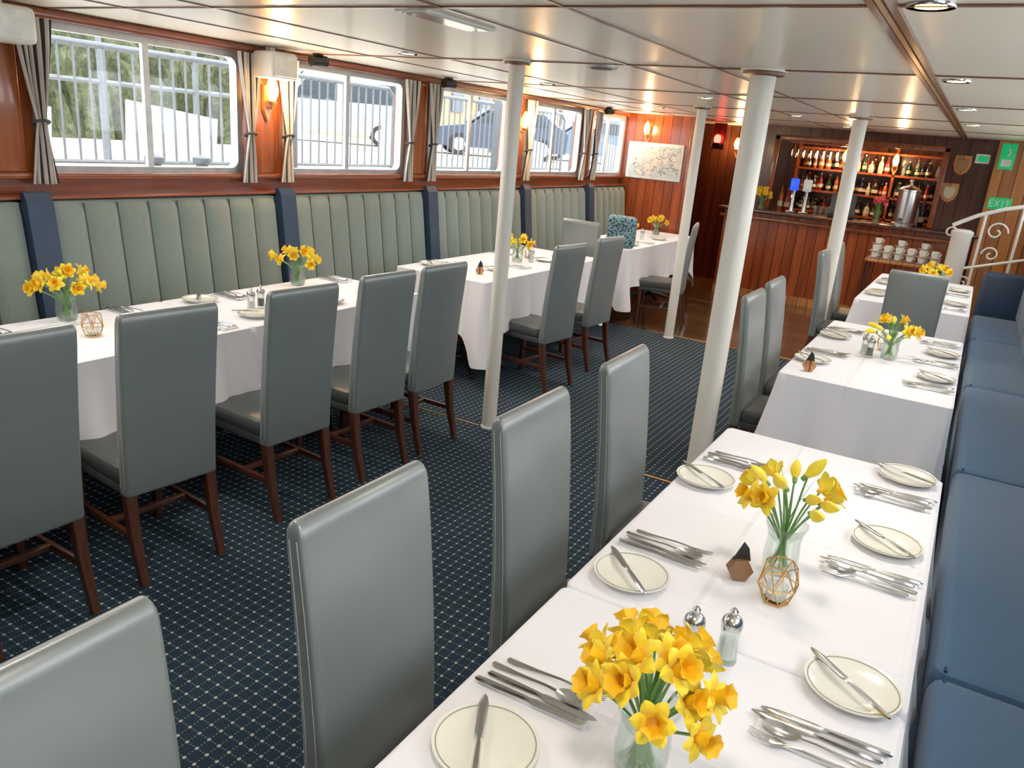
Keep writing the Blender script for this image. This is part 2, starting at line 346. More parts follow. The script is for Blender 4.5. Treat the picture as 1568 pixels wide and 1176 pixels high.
def column(x,y,r):
    b=MB(); b.lathe([(r*1.0,.0),(r,.3),(r,1.9),(r,ZC-.03)],WHP,28); b.lathe([(r*1.6,ZC-.026),(r*1.6,ZC-.014)],MBEAM,28); b.lathe([(r*1.8,ZC-.012),(r*1.8,ZC-.002)],WHP,28)
    b.lathe([(r*1.15,0),(r*1.15,.01),(r,.016)],WHP,28); b.obj('support_column',(x,y,.001))
for x,y,r in ((-2.27,3.80,.043),(-.985,3.84,.058),(-2.265,6.98,.043),(-.99,7.12,.056)): column(x,y,r)
# ------------------------------------------------------------------ banquettes
def banq_left():
    pil=[-.97+0,.54,2.08,3.63,5.17,6.71,8.16]
    segs=[(pil[i]+.065,pil[i+1]-.065) for i in range(len(pil)-1)]+[(8.16+.065,9.22)]
    b=MB()
    for (a,c) in segs:
        W=c-a; n=max(2,round(W/.178)); w=W/n
        for i in range(n):
            y0=a+i*w
            def f(u,v,y0=y0):
                z=.44+v*(1.215-.44); x=-3.735-.10*v; bul=.028*math.sqrt(max(0,1-(2*u-1)**2))
                e=min(1,(1-v)/.05) ; e=math.sqrt(max(0,1-(1-e)**2))
                return (x-.02*(1-e)+bul*(.4+.6*e),y0+u*w,z)
            b.surf(f,8,14,SAGE)
            b.tube([(-3.735-.10*v+.004,y0,.44+v*.765) for v in (0,.33,.66,1)],.004,SAGED,6)
        b.box(-3.90,-3.76,a,c,.1,.46,SAGE); b.loft([[(x,y,z) for x,z in ((-3.9,.44),(-3.74,.44),(-3.84,1.212),(-3.9,1.212))] for y in (a,c)],SAGE,smooth=False)
        b.box(-3.88,-3.50,a,c,.33,.45,SAGE,.03)
        b.box(-3.88,-3.53,a,c,.002,.33,MW)
    for p in pil:
        b.loft([[(x,y,z) for x,z in ((-3.9,.40),(-3.68,.44),(-3.70,.6),(-3.775,1.22),(-3.80,1.262),(-3.825,1.262),(-3.825,1.215),(-3.9,1.215))] for y in (p-.062,p-.05,p+.05,p+.062)],NAVY,smooth=False)
        b.box(-3.88,-3.49,p-.062,p+.062,.30,.465,NAVY,.03)
    b.obj('banquette_left',sharp=50,fix=True)
banq_left()
b=MB(); ys=[-1.3,.4,2.1,3.8,5.5,7.2,8.5]
for i in range(len(ys)-1):
    b.box(.16,.60,ys[i]+.004,ys[i+1]-.004,.30,.455,BLUE,.035)
    b.box(.50,.68,ys[i]+.004,ys[i+1]-.004,.44,1.18,BLUE,.05)
    b.tube([(.195,ys[i]+.02,.449),(.195,ys[i+1]-.02,.449)],.005,BLUD,6)
b.box(.18,.68,ys[0],ys[-1],.002,.30,BLUE)
b.box(.16,.68,8.5,8.66,.002,.86,NAVY,.04)
b.obj('banquette_right')
# ------------------------------------------------------------------ tables
def cloth(x0,x1,y0,y1,hx0,hx1,hy0,hy1,ext=(.13,.13),seed=0):
    rnd=random.Random(seed); W,L=x1-x0,y1-y0
    P=[];r=.018;N=lambda l:max(4,int(l/.02))
    def seg(a,c,nx,ny,h):
        n=N((Vector(c)-Vector(a)).length)
        for i in range(n+1): t=i/n; P.append((a[0]+(c[0]-a[0])*t,a[1]+(c[1]-a[1])*t,nx,ny,h,min(t,1-t)*n*.02))
    def cor(cx_,cy_,a0,h1,h2):
        for i in range(1,5):
            a=a0+pi/2*i/5; P.append((cx_+r*math.cos(a),cy_+r*math.sin(a),math.cos(a),math.sin(a),h1+(h2-h1)*i/5,0))
    seg((x1,y0+r),(x1,y1-r),1,0,hx1); cor(x1-r,y1-r,0,hx1,hy1)
    seg((x1-r,y1),(x0+r,y1),0,1,hy1); cor(x0+r,y1-r,pi/2,hy1,hx0)
    seg((x0,y1-r),(x0,y0+r),-1,0,hx0); cor(x0+r,y0+r,pi,hx0,hy0)
    seg((x0+r,y0),(x1-r,y0),0,-1,hy0); cor(x1-r,y0+r,1.5*pi,hy0,hx1)
    ph=[rnd.uniform(0,6.28) for _ in range(4)]; loops=[]
    K=14; cx=(x0+x1)/2
    for k in range(-2,K+1):
        lp=[]
        for i,(x,y,nx,ny,h,d) in enumerate(P):
            c=math.exp(-(d/.085)**2); s=i*.02
            if k==-2: lp.append((x-nx*.012,y-ny*.012,.7515)); continue
            if k==-1: lp.append((x-nx*.003,y-ny*.003,.7500)); continue
            ex=ext[0] if x<cx else ext[1]; cl=1 if ex>.08 else .2
            t=k/K; hh=h+c*ex; g=min(1,h/.2)
            wv=.5+.5*math.sin(s*2*pi/.27+ph[0]+1.1*math.sin(s*3+ph[1])); wv2=math.sin(s*2*pi/.12+ph[2]+math.sin(s*5))
            fold=math.exp(-((d-.13)/.035)**2)
            lim=.45 if ((x<cx and ext[0]<.08 and nx<-.5) or (x>cx and ext[1]<.08 and nx>.5)) else 1
            if h<.1: lim=0; cl=0
            off=.002+(.002+t*.024+t*t*.036*wv+t*.006*wv2-fold*t*.026)*g*lim+c*t*.03*g*cl
            lp.append((x+nx*off,y+ny*off,.747-hh*t))
        loops.append(lp)
    b=MB(); b.loft(loops,CLO,True,False); return b
def dtable(x0,x1,y0,y1,h,seed=0,ext=(.12,.05)):
    cloth(x0,x1,y0,y1,*h,seed=seed,ext=ext).obj('tablecloth',sharp=60)
    b=MB(); b.box(x0+.02,x1-.02,y0+.02,y1-.02,.715,.742,MWD,.008)
    L=y1-y0; cx=(x0+x1)/2
    for y in ([y0+.38,y1-.38] if L>1.1 else [(y0+y1)/2]):
        b.lathe([(.03,.04),(.028,.1),(.028,.70),(.1,.705),(.1,.716)],BLK,14,(cx,y,0))
        for i in range(4):
            a=pi/4+i*pi/2; c,s=math.cos(a),math.sin(a)
            b.tube([(cx,y,.09),(cx+c*.12,y+s*.12,.075),(cx+c*.30,y+s*.30,.025),(cx+c*.32,y+s*.32,.012)],[.02,.018,.014,.011],BLK,8)
    b.obj('dining_table')
A=(-.61,.09)
dtable(*A,.12,1.410,(.26,.34,.3,.05),1,(.05,.05))
dtable(*A,1.417,2.74,(.26,.40,.05,.36),2,(.05,.10))
dtable(-.64,.09,3.69,5.27,(.26,.36,.42,.36),3,(.12,.05))
dtable(-.66,.10,6.32,8.15,(.26,.36,.36,.36),4,(.12,.05))
dtable(-3.47,-2.79,.70,2.455,(.27,.33,.3,.09),5,(.0,.22))
dtable(-3.47,-2.79,2.462,3.72,(.27,.30,.09,.34),6,(.0,.22))
dtable(-3.47,-2.72,4.36,6.22,(.27,.36,.36,.33),7,(.0,.22))
dtable(-3.47,-2.79,6.98,9.02,(.27,.36,.36,.3),8,(.0,.22))
# ------------------------------------------------------------------ chairs
def chair_mesh():
    b=MB(); W=.372; loops=[]
    zs=[.345,.35,.36,.5,.6,.7,.8,.9,.97,1.005,1.02,1.030,1.036,1.038]; ins=[.012,.004,0,0,0,0,0,0,0,.001,.003,.008,.014,.020]
    for z,i in zip(zs,ins):
        t=(z-.36)/.68; xc=-.028-.055*max(t,0)**1.6; th=.058-.012*t
        loops.append([(xc+x,y*(.97+.03*max(t,0)),z-.006*(abs(y)/.18)**2*(1 if z>.95 else 0)) for x,y in rr(max(th-2*i,.008),W-1.2*i,max(.014-i*.5,.003),4)])
    b.loft(loops,LEA)
    for s in (-1,1):
        for sx in (-1,1):
            b.tube([(-.028-.055*max((z-.36)/.68,0)**1.6+sx*((.058-.012*(z-.36)/.68)/2-.0145),s*(W/2*(.97+.03*(z-.36)/.68)+.0002),z) for z in (.38,.5,.6,.7,.8,.9,1.0)],.0010,STI,5)
    b.box(.0,.40,-W/2+.006,W/2-.006,.375,.45,LEAD,.022)
    b.box(.0,.385,-W/2+.012,W/2-.012,.345,.38,LEAD,.004)
    for s in (-1,1):
        y=s*(W/2-.026)
        b.loft([[(xc+x,y+yy,z) for x,yy in rr(w,w,.004,2)] for xc,z,w in ((-.095,.001,.027),(-.05,.18,.036),(-.026,.352,.042))],MLEG)
        b.loft([[(xc+x,y+yy,z) for x,yy in rr(w,w,.004,2)] for xc,z,w in ((.365,.001,.028),(.362,.352,.038))],MLEG)
        b.box(-.045,.362,y-.009,y+.009,.165,.192,MLEG,.003)
    b.box(.13,.155,-W/2+.024,W/2-.024,.168,.19,MLEG,.003)
    return b.mesh('dining_chair')
CH=chair_mesh()
for x,y,r in [(-.815,.41,0),(-.815,1.05,0),(-.825,1.74,.0),(-.835,2.40,.02),(-.83,4.11,0),(-.85,4.70,.0),(-.92,6.75,0),(-.92,7.5,0),
              (-2.42,1.17,pi),(-2.42,1.70,pi-.10),(-2.42,2.34,pi-.06),(-2.42,2.89,pi-.05),(-2.42,3.35,pi-.02),(-2.40,4.80,pi-.12),(-2.42,5.52,pi-.1),(-2.42,7.55,pi+.25),
              (-.26,6.14,pi/2),(-3.02,6.47,pi/2)]:
    put(CH,'dining_chair',(x,y,0),r)
# ------------------------------------------------------------------ tableware
b=MB(); R=.088
b.lathe([(.05,0),(.052,.004),(.06,.006),(.078,.013),(R,.017),(R,.0195),(.083,.018),(.076,.0155),(.06,.009),(.04,.0075),(.0005,.0075)],PORC,36,cap0=True,cap1=True)
b.tube([(.0815*math.cos(a),.0815*math.sin(a),.0185) for a in [2*pi*i/36 for i in range(36)]],.0008,RIM,4,closed=True)
PL=b.mesh('side_plate')
def strip(b,prof,m):
    b.loft([[(x,-w,z),(x,-w*.6,z+t),(x,w*.6,z+t),(x,w,z),(x,0,z-t*.6)] for x,w,z,t in prof],m)
b=MB(); strip(b,[(-.11,.002,.004,.002),(-.105,.006,.004,.004),(-.06,.007,.004,.004),(-.01,.005,.004,.004),(0,.005,.004,.003),(.01,.009,.004,.0015),(.08,.0095,.004,.0013),(.1,.006,.004,.001),(.108,.001,.004,.001)],CHR); KN=b.mesh('table_knife')
HND=[(-.10,.002,.003,.0015),(-.097,.007,.003,.002),(-.08,.0075,.003,.002),(-.04,.004,.004,.002),(.01,.003,.007,.002),(.035,.0035,.006,.002)]
b=MB(); strip(b,HND+[(.045,.009,.004,.0015),(.055,.011,.003,.0013),(.062,.011,.003,.0013)],CHR)
for i in range(4):
    y=-.009+i*.006; b.tube([(.058,y,.003),(.075,y,.003),(.1,y*.92,.008)],[.0016,.0015,.0008],CHR,5)
FK=b.mesh('table_fork')
b=MB(); strip(b,HND,CHR)
def sp(u,v):
    a=2*pi*u; r=v; x=.068+.034*r*math.cos(a); y=.019*r*math.sin(a)*(1+.12*math.cos(a)); return (x,y,.0015+.006*r*r)
b.surf(sp,20,5,CHR); SPN=b.mesh('table_spoon')
b=MB(); b.box(-.105,.105,-.044,.044,0,.003,NAP,.001); b.box(-.104,.105,-.043,.040,.003,.005,NAP,.001); NPK=b.mesh('folded_napkin')
TZ=.7525
def setting(x,y,side):
    r=0 if side<0 else pi; s=1 if side<0 else -1
    j=random.uniform(-.05,.05)
    put(NPK,'folded_napkin',(x,y+.005,TZ),r+j)
    zz=TZ+.006; u=random.uniform
    put(KN,'table_knife',(x+u(-.008,.008),y-.036*s,zz),r+j+.03); put(KN,'table_knife',(x+.012*s,y-.014*s,zz),r+j)
    put(SPN,'table_spoon',(x-.005*s,y+.012*s,zz),r+j-.02); put(FK,'table_fork',(x+.012*s,y+.042*s,zz),r+j+.02)
def plate(x,y,ka=.6):
    put(PL,'side_plate',(x,y,TZ)); put(KN,'butter_knife',(x-.01,y-.005,TZ+.0205),ka,.95)
for x,y,k_ in ((-.49,.89,2.05),(-.50,1.53,2.35),(-.53,2.19,2.5)): plate(x,y,k_)
for x,y,k_ in ((-.005,1.42,2.45),(-.015,2.11,2.45),(-.01,2.655,2.75)): plate(x,y,k_)
for y in (1.06,1.70,2.39): setting(-.485,y,-1)
for y in (1.23,1.90,2.46): setting(-.03,y,1)
for x,y in ((-.55,4.02),(-.55,4.72),(-.0,4.14),(.0,4.75),(-.55,6.65),(-.55,7.4),(0,6.75),(0,7.6)): plate(x,y,2.4)
for y in (4.25,4.95,6.9,7.7): setting(-.52,y,-1)
for y in (3.95,4.5,5.05,6.5,7.3): setting(-.02,y,1)
for y in (1.30,2.60,3.10,4.85,5.6,7.4,8.2): plate(-2.93,y,.8)
for y in (1.55,2.34,2.84,3.45,5.1,5.9,7.7): setting(-2.91,y,1)
for y in (1.6,2.2,2.8,3.6,4.8,5.6): setting(-3.35,y,-1)
for y in (1.42,2.6,4.6): plate(-3.34,y,2.4)
# ------------------------------------------------------------------ vases of flowers
def bouquet(nm,loc,n,hgt,spread,seed,open_=1.0,vs=1,tulip=False,up=.0):
    rnd=random.Random(seed); b=MB()
    b.lathe([(.034*vs,0),(.040*vs,.006),(.044*vs,.05),(.040*vs,.085),(.043*vs,.105),(.052*vs,.13),(.049*vs,.129),(.039*vs,.105),(.036*vs,.085),(.040*vs,.05),(.035*vs,.012),(.0005,.012)],GLS,32,cap1=True,wave=lambda a:1+.02*math.cos(16*a))
    for i in range(n):
        az=2*pi*(i*.618+rnd.uniform(-.06,.06)); k=math.sqrt((i+.5)/n); R_=spread*k; h=hgt*(1-.28*k*k)+rnd.uniform(-.02,.015)
        c,s=math.cos(az),math.sin(az); p0=Vector((-c*.02,-s*.02,.02)); p3=Vector((c*R_,s*R_,h)); p1=Vector((c*.01,s*.01,.10)); p2=Vector((c*R_*.55,s*R_*.55,h*.78))
        pts=[]
        for t in [q/8 for q in range(9)]: pts.append(p0*(1-t)**3+p1*3*t*(1-t)**2+p2*3*t*t*(1-t)+p3*t**3)
        b.tube(pts,.0026,GRN,6)
        d=Vector((c*(.5+k),s*(.5+k),.15+up+.5*(1-k)+rnd.uniform(-.3,.3))).normalized()
        if tulip: d=Vector((c*.4,s*.4,1)).normalized()
        q=d.to_track_quat('Z','Y').to_matrix().to_4x4(); Ms=b.M
        sc_=rnd.uniform(1.0,1.22)
        b.M=Matrix.Translation(p3)@q@Matrix.Scale(sc_,4)
        if rnd.random()<open_ and not tulip:
            ruf=rnd.uniform(0,6); fw=rnd.uniform(.0,.022)
            b.loft([[(r*(1+w*math.cos(a*6+ruf))*math.cos(a),r*(1+w*math.cos(a*6+ruf))*math.sin(a),z) for a in [2*pi*j/18 for j in range(18)]] for r,z,w in ((.004,-.012,0),(.006,-.004,0),(.009,.004,0),(.0105,.016,.03),(.0125,.026,.08),(.0175,.033,.14),(.016,.032,.14),(.0105,.024,.08),(.008,.008,0))],ORA,True,True)
            for j in range(6):
                a=j*pi/3+rnd.uniform(-.1,.1); dr=fw+rnd.uniform(-.004,.010)
                def f(u,v,a=a,dr=dr):
                    L=.006+(.032-.25*max(dr,0))*u; w=.0125*math.sin(pi*min(1,u*.93+.07))**.7*(1-.15*u); y=(v-.5)*2*w
                    return (L*math.cos(a)-y*math.sin(a),L*math.sin(a)+y*math.cos(a),.002+dr*u+.006*math.sin(u*3)-abs(v-.5)*.006)
                b.surf(f,6,4,YEL)
        else:
            k2=1.6 if tulip else 1
            b.loft([[(r*k2*math.cos(a)*(1+.12*math.cos(3*a)),r*k2*math.sin(a)*(1+.12*math.cos(3*a)),z) for a in [2*pi*j/12 for j in range(12)]] for r,z in ((.004,-.01),(.008,0),(.012,.012),(.0115,.024),(.007,.036),(.002,.044))],rnd.choice([TUL,TUL2]) if tulip else YEL)
            b.lathe([(.0045,-.018),(.006,-.008),(.005,.0)],GRN,8)
        b.M=Ms
    for i in range(n//2):
        az=rnd.uniform(0,6.28); c,s=math.cos(az),math.sin(az); h=hgt*rnd.uniform(.7,1.05); R_=spread*.5
        def f(u,v,c=c,s=s,h=h,R_=R_):
            w=.004*(1-u**3)+.0005; x=c*(-.01+R_*u*u); y=s*(-.01+R_*u*u); return (x-s*(v-.5)*2*w,y+c*(v-.5)*2*w,.03+h*u)
        b.surf(f,8,1,GRN)
    return b.obj(nm,loc,fix=False)
bouquet('daffodil_vase',(-.268,1.00,TZ),19,.222,.108,3,.92,1.0,up=.35)
bouquet('daffodil_vase',(-.225,1.79,TZ),13,.26,.12,5,.4,.95,up=.3)
bouquet('daffodil_vase',(-.24,4.40,TZ),12,.20,.13,6,.6,.95)
bouquet('daffodil_vase',(-.2,7.45,TZ),10,.2,.12,7)
bouquet('daffodil_vase',(-3.38,1.93,TZ),12,.21,.14,8)
bouquet('daffodil_vase',(-3.36,3.30,TZ),10,.21,.14,9)
bouquet('daffodil_vase',(-3.05,5.34,TZ),10,.19,.13,10)
bouquet('daffodil_vase',(-3.2,7.9,TZ),9,.2,.12,11)
bouquet('daffodil_vase',(-3.12,8.6,TZ),9,.2,.12,12)
bouquet('daffodil_vase',(-2.32,9.96,1.0905),9,.24,.11,13)
bouquet('tulip_vase',(-1.0,9.96,1.0905),9,.28,.08,14,tulip=True)
def candleholder(loc):
    b=MB(); w=.0016
    def ring(r,z,ph): return [(r*math.cos(ph+i*pi/3),r*math.sin(ph+i*pi/3),z) for i in range(6)]
    r0_=ring(.028,.003,0); r1=ring(.046,.045,pi/6); r2=ring(.034,.095,0)
    for rg in (r0_,r1,r2):
        for i in range(6): b.cyl(rg[i],rg[(i+1)%6],w,BRASS,6)
    for i in range(6):
        b.cyl(r0_[i],r1[i],w,BRASS,6); b.cyl(r0_[i],r1[i-1],w,BRASS,6); b.cyl(r2[i],r1[i],w,BRASS,6); b.cyl(r2[i],r1[i-1],w,BRASS,6)
    b.lathe([(.03,0),(.03,.004)],BRASS,6); b.lathe([(.022,.005),(.025,.04),(.0235,.04),(.0205,.008),(.0005,.008)],GLS,20); b.lathe([(.019,.0085),(.019,.022)],WHS,16)
    b.obj('geometric_candle_holder',loc)
candleholder((-.20,1.65,TZ)); candleholder((-3.08,1.86,TZ)); candleholder((-3.1,5.6,TZ)); candleholder((-.28,4.6,TZ))
CW=wood('card_wood',S(110,74,44),S(150,106,66))
for x,y in ((-.295,1.69),(-.53,3.80),(-2.92,4.6)):
    b=MB(); pts=[(.030*math.cos(a)*1.0,.030*math.sin(a)) for a in [i*pi/3 for i in range(6)]]
    b.loft([[(p[0],-.012,p[1]+.027) for p in pts],[(p[0],.012,p[1]+.027) for p in pts]],MWO if y>3 else CW,smooth=False)
    b.loft([[(-.020,-.002,.05),(.022,-.002,.05),(.014,-.001,.082),(.0,-.001,.098)],[(-.020,.002,.05),(.022,.002,.05),(.014,.001,.082),(.0,.001,.098)]],BLK,smooth=False); b.obj('wooden_table_number',(x,y,TZ),.5)
def mill(loc,c):
    b=MB(); b.lathe([(.021,0),(.022,.004),(.020,.02),(.018,.06),(.020,.075),(.018,.075),(.016,.06),(.017,.01),(.0005,.01)],GLS,16); b.lathe([(.0155,.011),(.0155,.05)],c,14)
    b.lathe([(.0205,.075),(.0215,.085),(.019,.095),(.012,.102),(.007,.105),(.008,.112),(.004,.118)],CHR,16); b.obj('salt_pepper_mill',loc)
PEP=mat('peppercorn',S(110,100,90),.8,var=.6,scale=400)
for x,y,c in ((-.294,1.325,PEP),(-.232,1.366,WHS),(-3.05,2.74,PEP),(-3.03,2.66,WHS),(-.33,4.36,PEP),(-.36,4.42,WHS),(-3.02,5.5,PEP),(-2.98,5.45,WHS),(-3.05,8.0,WHS)): mill((x,y,TZ),c)
# ------------------------------------------------------------------ curtains, lamps, speakers
def curtain(y,s,X=XL,i_=1):
    b=MB()
    def f(u,v):
        z=2.03-v*.735
        if v<.62: w=.18-.13*(v/.62)**1.4
        else: w=.05+.08*((v-.62)/.38)**.8
        yy=y+s*(.0 +.03*(v))+ (u-.5)*w; x=X+i_*(.068+.016*math.sin(u*2*pi*5)+.012*math.sin(u*9+v*3)); return (x,yy,z)
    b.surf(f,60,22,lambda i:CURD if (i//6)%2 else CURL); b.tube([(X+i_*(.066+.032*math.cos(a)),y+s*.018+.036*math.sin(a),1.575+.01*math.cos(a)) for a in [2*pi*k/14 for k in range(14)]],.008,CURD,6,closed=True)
    b.obj('curtain',fix=False)
PIL=[(WS[i]+WW+WS[i+1])/2 for i in range(len(WS)-1)]
for p in PIL:
    curtain(p-.15,-.1); curtain(p+.15,.1)
    curtain(p-.15,-.1,XR,-1); curtain(p+.15,.1,XR,-1)
def walllamp(loc,rz,power=6):
    b=MB()
    pts=[(-.035,.09),(.035,.09),(.035,-.06),(0,-.13),(-.035,-.06)]
    b.loft([[(0.002,p[0],p[1]) for p in pts],[(.022,p[0]*.85,p[1]*.92) for p in pts]],MWO,smooth=False)
    b.tube([(.02,0,-.04),(.05,0,-.05),(.06,0,-.02)],.007,BRASS,8); b.lathe([(.014,-.03),(.024,-.015),(.03,-.005)],BRASS,14,(.06,0,0))
    b.lathe([(.018,-.005),(.033,.03),(.037,.06),(.03,.10),(.015,.13),(.003,.145)],WARM,18,(.06,0,0))
    b.obj('wall_lamp',loc,rz)
    L=bpy.data.lights.new('lamp_bulb','POINT'); L.energy=power; L.color=(1,.6,.28); L.shadow_soft_size=.04
    c,s=math.cos(rz),math.sin(rz); o=bpy.data.objects.new('lamp_bulb',L); o.location=(loc[0]+c*.14,loc[1]+s*.14,loc[2]+.05); bpy.context.collection.objects.link(o)
for i in (2,4): walllamp((XL+.03,PIL[i],1.78),0,9)
walllamp((-3.62,YW-.002,1.85),-pi/2,9); walllamp((-3.0,10.995,1.78),-pi/2,8)
for x in (-1.65,-1.05): walllamp((x,11.298,1.74),-pi/2,13)
for y in (PIL[1]-.02,PIL[2]-.03):
    b=MB(); b.box(-.01,.17,-.10,.10,-.075,.075,WHP,.02); b.box(.165,.175,-.085,.085,-.06,.06,WHS,.004); b.box(.02,.06,-.02,.02,.07,.1,WHS); b.obj('wall_speaker',(XL+.07,y,1.975))
for y in (PIL[2]+.27,PIL[3]+.12,PIL[5]+.1):
    b=MB(); b.box(-.03,.03,-.02,.02,-.012,0,BLK,.004); b.cyl((0,-.06,-.045),(.02,.05,-.04),.033,BLK,14); b.cyl((0,0,-.03),(0,0,-.005),.01,BLK); b.obj('spotlight_black',(XL+.2,y,ZC-.001))
b=MB(); b.lathe([(.035,0),(.045,.03),(.04,.08),(.012,.1)],REDL,14,(0,-.05,0)); b.box(-.05,.05,-.1,.0,-.03,0,BLK,.01); b.box(-.08,.08,0,.03,-.08,.24,MWD); b.obj('red_signal_lamp',(-3.07,10.3,1.83))
for x,y in ((-.21,2.25),(-.21,4.0),(-.21,5.7),(-.21,7.4),(-2.86,3.62),(-2.9,5.3),(-1.9,5.9),(-1.6,7.6),(-.21,.5),(-2.86,1.9),(-2.86,.3),(-1.6,.9),(-2.9,7.6),(-1.4,9.2)):
    b=MB(); b.lathe([(.055,-.008),(.058,-.004),(.058,0),(.04,0),(.038,-.006)],CHR,24,cap0=False,cap1=False); b.lathe([(.038,-.004),(.038,-.001)],DLE,24); b.obj('ceiling_downlight',(x,y,ZC))
    L=bpy.data.lights.new('downlight_beam','SPOT'); L.energy=30; L.spot_size=2.7; L.spot_blend=1; L.color=(1,.89,.75); L.shadow_soft_size=.12
    o=bpy.data.objects.new('downlight_beam',L); o.location=(x,y,ZC-.02); bpy.context.collection.objects.link(o)
b=MB(); b.lathe([(.08,-.012),(.085,-.004),(.085,0)],ALU,24); b.lathe([(.055,-.016),(.055,-.012)],BLK,24); b.obj('ceiling_vent',(-1.85,3.95,ZC))
b=MB(); b.box(-.07,.07,-.22,.22,-.010,0,WHP,.004); b.box(-.05,.05,-.20,.20,-.013,-.009,mat('hatch_glass',S(205,210,205),.1)); b.obj('ceiling_hatch',(-1.80,2.50,ZC),0)
# white stair balustrade
b=MB(); b.lathe([(.09,0),(.09,1.12),(.10,1.14),(.10,1.17),(.07,1.19)],WHP,24,(0,0,0))
b.tube([(-.10,0,1.22),(-.02,0,1.27),(.1,0,1.34),(.3,0,1.42),(.6,0,1.50)],.02,WHP,10); b.tube([(.02,0,.80),(.6,0,.98)],.014,WHP,8)
for x in (.16,.46): b.tube([(x,0,.0),(x,0,1.34+(x-.1)*.38)],.013,WHP,8)
def scroll(cx,cz,r,s):
    b.tube([(cx+s*r*(1-t)*math.cos(t*9),0,cz+r*(1-t)*math.sin(t*9)) for t in [i/24*.85 for i in range(25)]],.009,WHP,6)
scroll(-.10,1.15,.06,1); scroll(.28,1.2,.1,1); scroll(.28,.98,.08,-1); scroll(.56,1.25,.08,1); scroll(.1,.68,.07,1)
b.obj('stair_balustrade',(-.10,8.95,0))
def cushm():
    t=NT('patterned_fabric'); v=t.coord(); vo=t.n('ShaderNodeTexVoronoi'); vo.inputs['Scale'].default_value=45; t.l(v,vo.inputs['Vector'])
    t.l(t.ramp(vo.outputs[0],S(20,34,60),S(110,160,170),.35,.6),t.b.inputs['Base Color']); return t.m
b=MB(); b.loft([[(x,t,z+.15) for x,z in rr(w,w,.04,3)] for w,t in ((.25,-.05),(.285,-.025),(.30,0),(.285,.025),(.25,.05))],cushm()); b.obj('patterned_cushion',(-2.93,7.12,.755),0)
# ------------------------------------------------------------------ exterior
b=MB(); b.box(-60,-5.6,-25,70,.6,.98,mat('paving',S(176,166,148),.9,var=.18,scale=1.5)); b.obj('quay_ground')
b=MB(); b.box(-5.6,-4.3,-25,70,-.6,-.4,mat('water_side',S(140,145,140),.1)); b.box(1.2,80,-60,90,-.6,-.4,mat('river_water',S(200,206,206),.15,bump=.4,bscale=3)); b.obj('river_surface')
b=MB()
for p in range(9):
    y=1.2+p*2.35; x=-6.6+.12*(p%2)
    b.tube([(x,y,1.0),(x,y,2.02),(x,y+.12,2.12),(x,y+2.1,2.12),(x,y+2.22,2.02),(x,y+2.22,1.0)],.025,GALV,8); b.tube([(x,y,1.2),(x,y+2.22,1.2)],.019,GALV,6)
    for i in range(1,17): b.cyl((x,y+i*.13,1.2),(x,y+i*.13,2.11),.011,GALV,6)
b.obj('crowd_barriers')
b=MB(); PW=mat('panel_white',S(178,184,190),.5)
for y0,x in ((3.1,-7.3),(4.9,-7.3),(8.6,-7.2),(12.2,-7.2),(16.5,-7.4)):
    b.loft([[(x,y0,.98),(x,y0+1.05,.98),(x,y0+1.1,1.6),(x,y0+.05,1.72)],[(x-.04,y0,.98),(x-.04,y0+1.05,.98),(x-.04,y0+1.1,1.6),(x-.04,y0+.05,1.72)]],PW,smooth=False)
b.obj('gangway_panels')
PST=mat('post_dark_grey',S(74,82,88),.5)
b=MB()
for y in (3.05,5.75,9.6,14): b.box(-6.05,-5.95,y,y+.1,.975,2.35,PST,.01); b.lathe([(.07,0),(.07,.05),(.03,.1)],PST,12,(-6.0,y+.05,2.35))
for y in (4.1,4.55): b.lathe([(.05,0),(.05,.26),(.075,.28),(.075,.32),(.03,.34)],PST,14,(-5.75,y,.98))
b.obj('mooring_posts')
b=MB()
for z in (1.9,2.3,2.7): b.tube([(-9.5,-2,z),(-9.5,9,z)],.03,GALV,8)
for i in range(9): b.cyl((-9.5,-2+i*1.35,.98),(-9.5,-2+i*1.35,2.7),.035,GALV,8)
b.obj('quay_railing')
def hedgem():
    t=NT('hedge_leaves'); v=t.coord(); n=t.noise(v,7,8,.8); t.l(t.ramp(n,S(52,70,38),S(150,158,112),.38,.66),t.b.inputs['Base Color']); t.bump(n,1,.2); return t.m
b=MB()
def hf(u,v):
    y=2+u*11.5; a=v*pi; r=random.uniform(-.2,.2); return (-16+(1.3+r)*math.cos(a),y+random.uniform(-.08,.08),.98+(2.3+r+.3*math.sin(y*1.3))*math.sin(a)**.5)
b.surf(hf,110,22,hedgem()); b.obj('hedge',fix=False)
BRK=wood('building_render',S(150,130,100),S(172,152,122),grain=0,rough=.8,coat=0)
HW=mat('house_window',S(80,90,100),.2)
for (ya,yb) in ((2,13),(30,44)):
    b=MB(); b.box(-30,-24,ya,yb,.98,5.2,BRK); b.loft([[(-30.3,y,5.2),(-23.7,y,5.2),(-27,y,7)] for y in (ya-.3,yb+.3)],mat('roof_tile',S(120,76,54),.8),smooth=False)
    y=ya+1.5
    while y<yb-1.2: b.box(-23.99,-23.9,y,y+1,2.6,3.9,HW); y+=2.5
    b.obj('quayside_house')
BARK=mat('bark',S(100,86,74),.9)
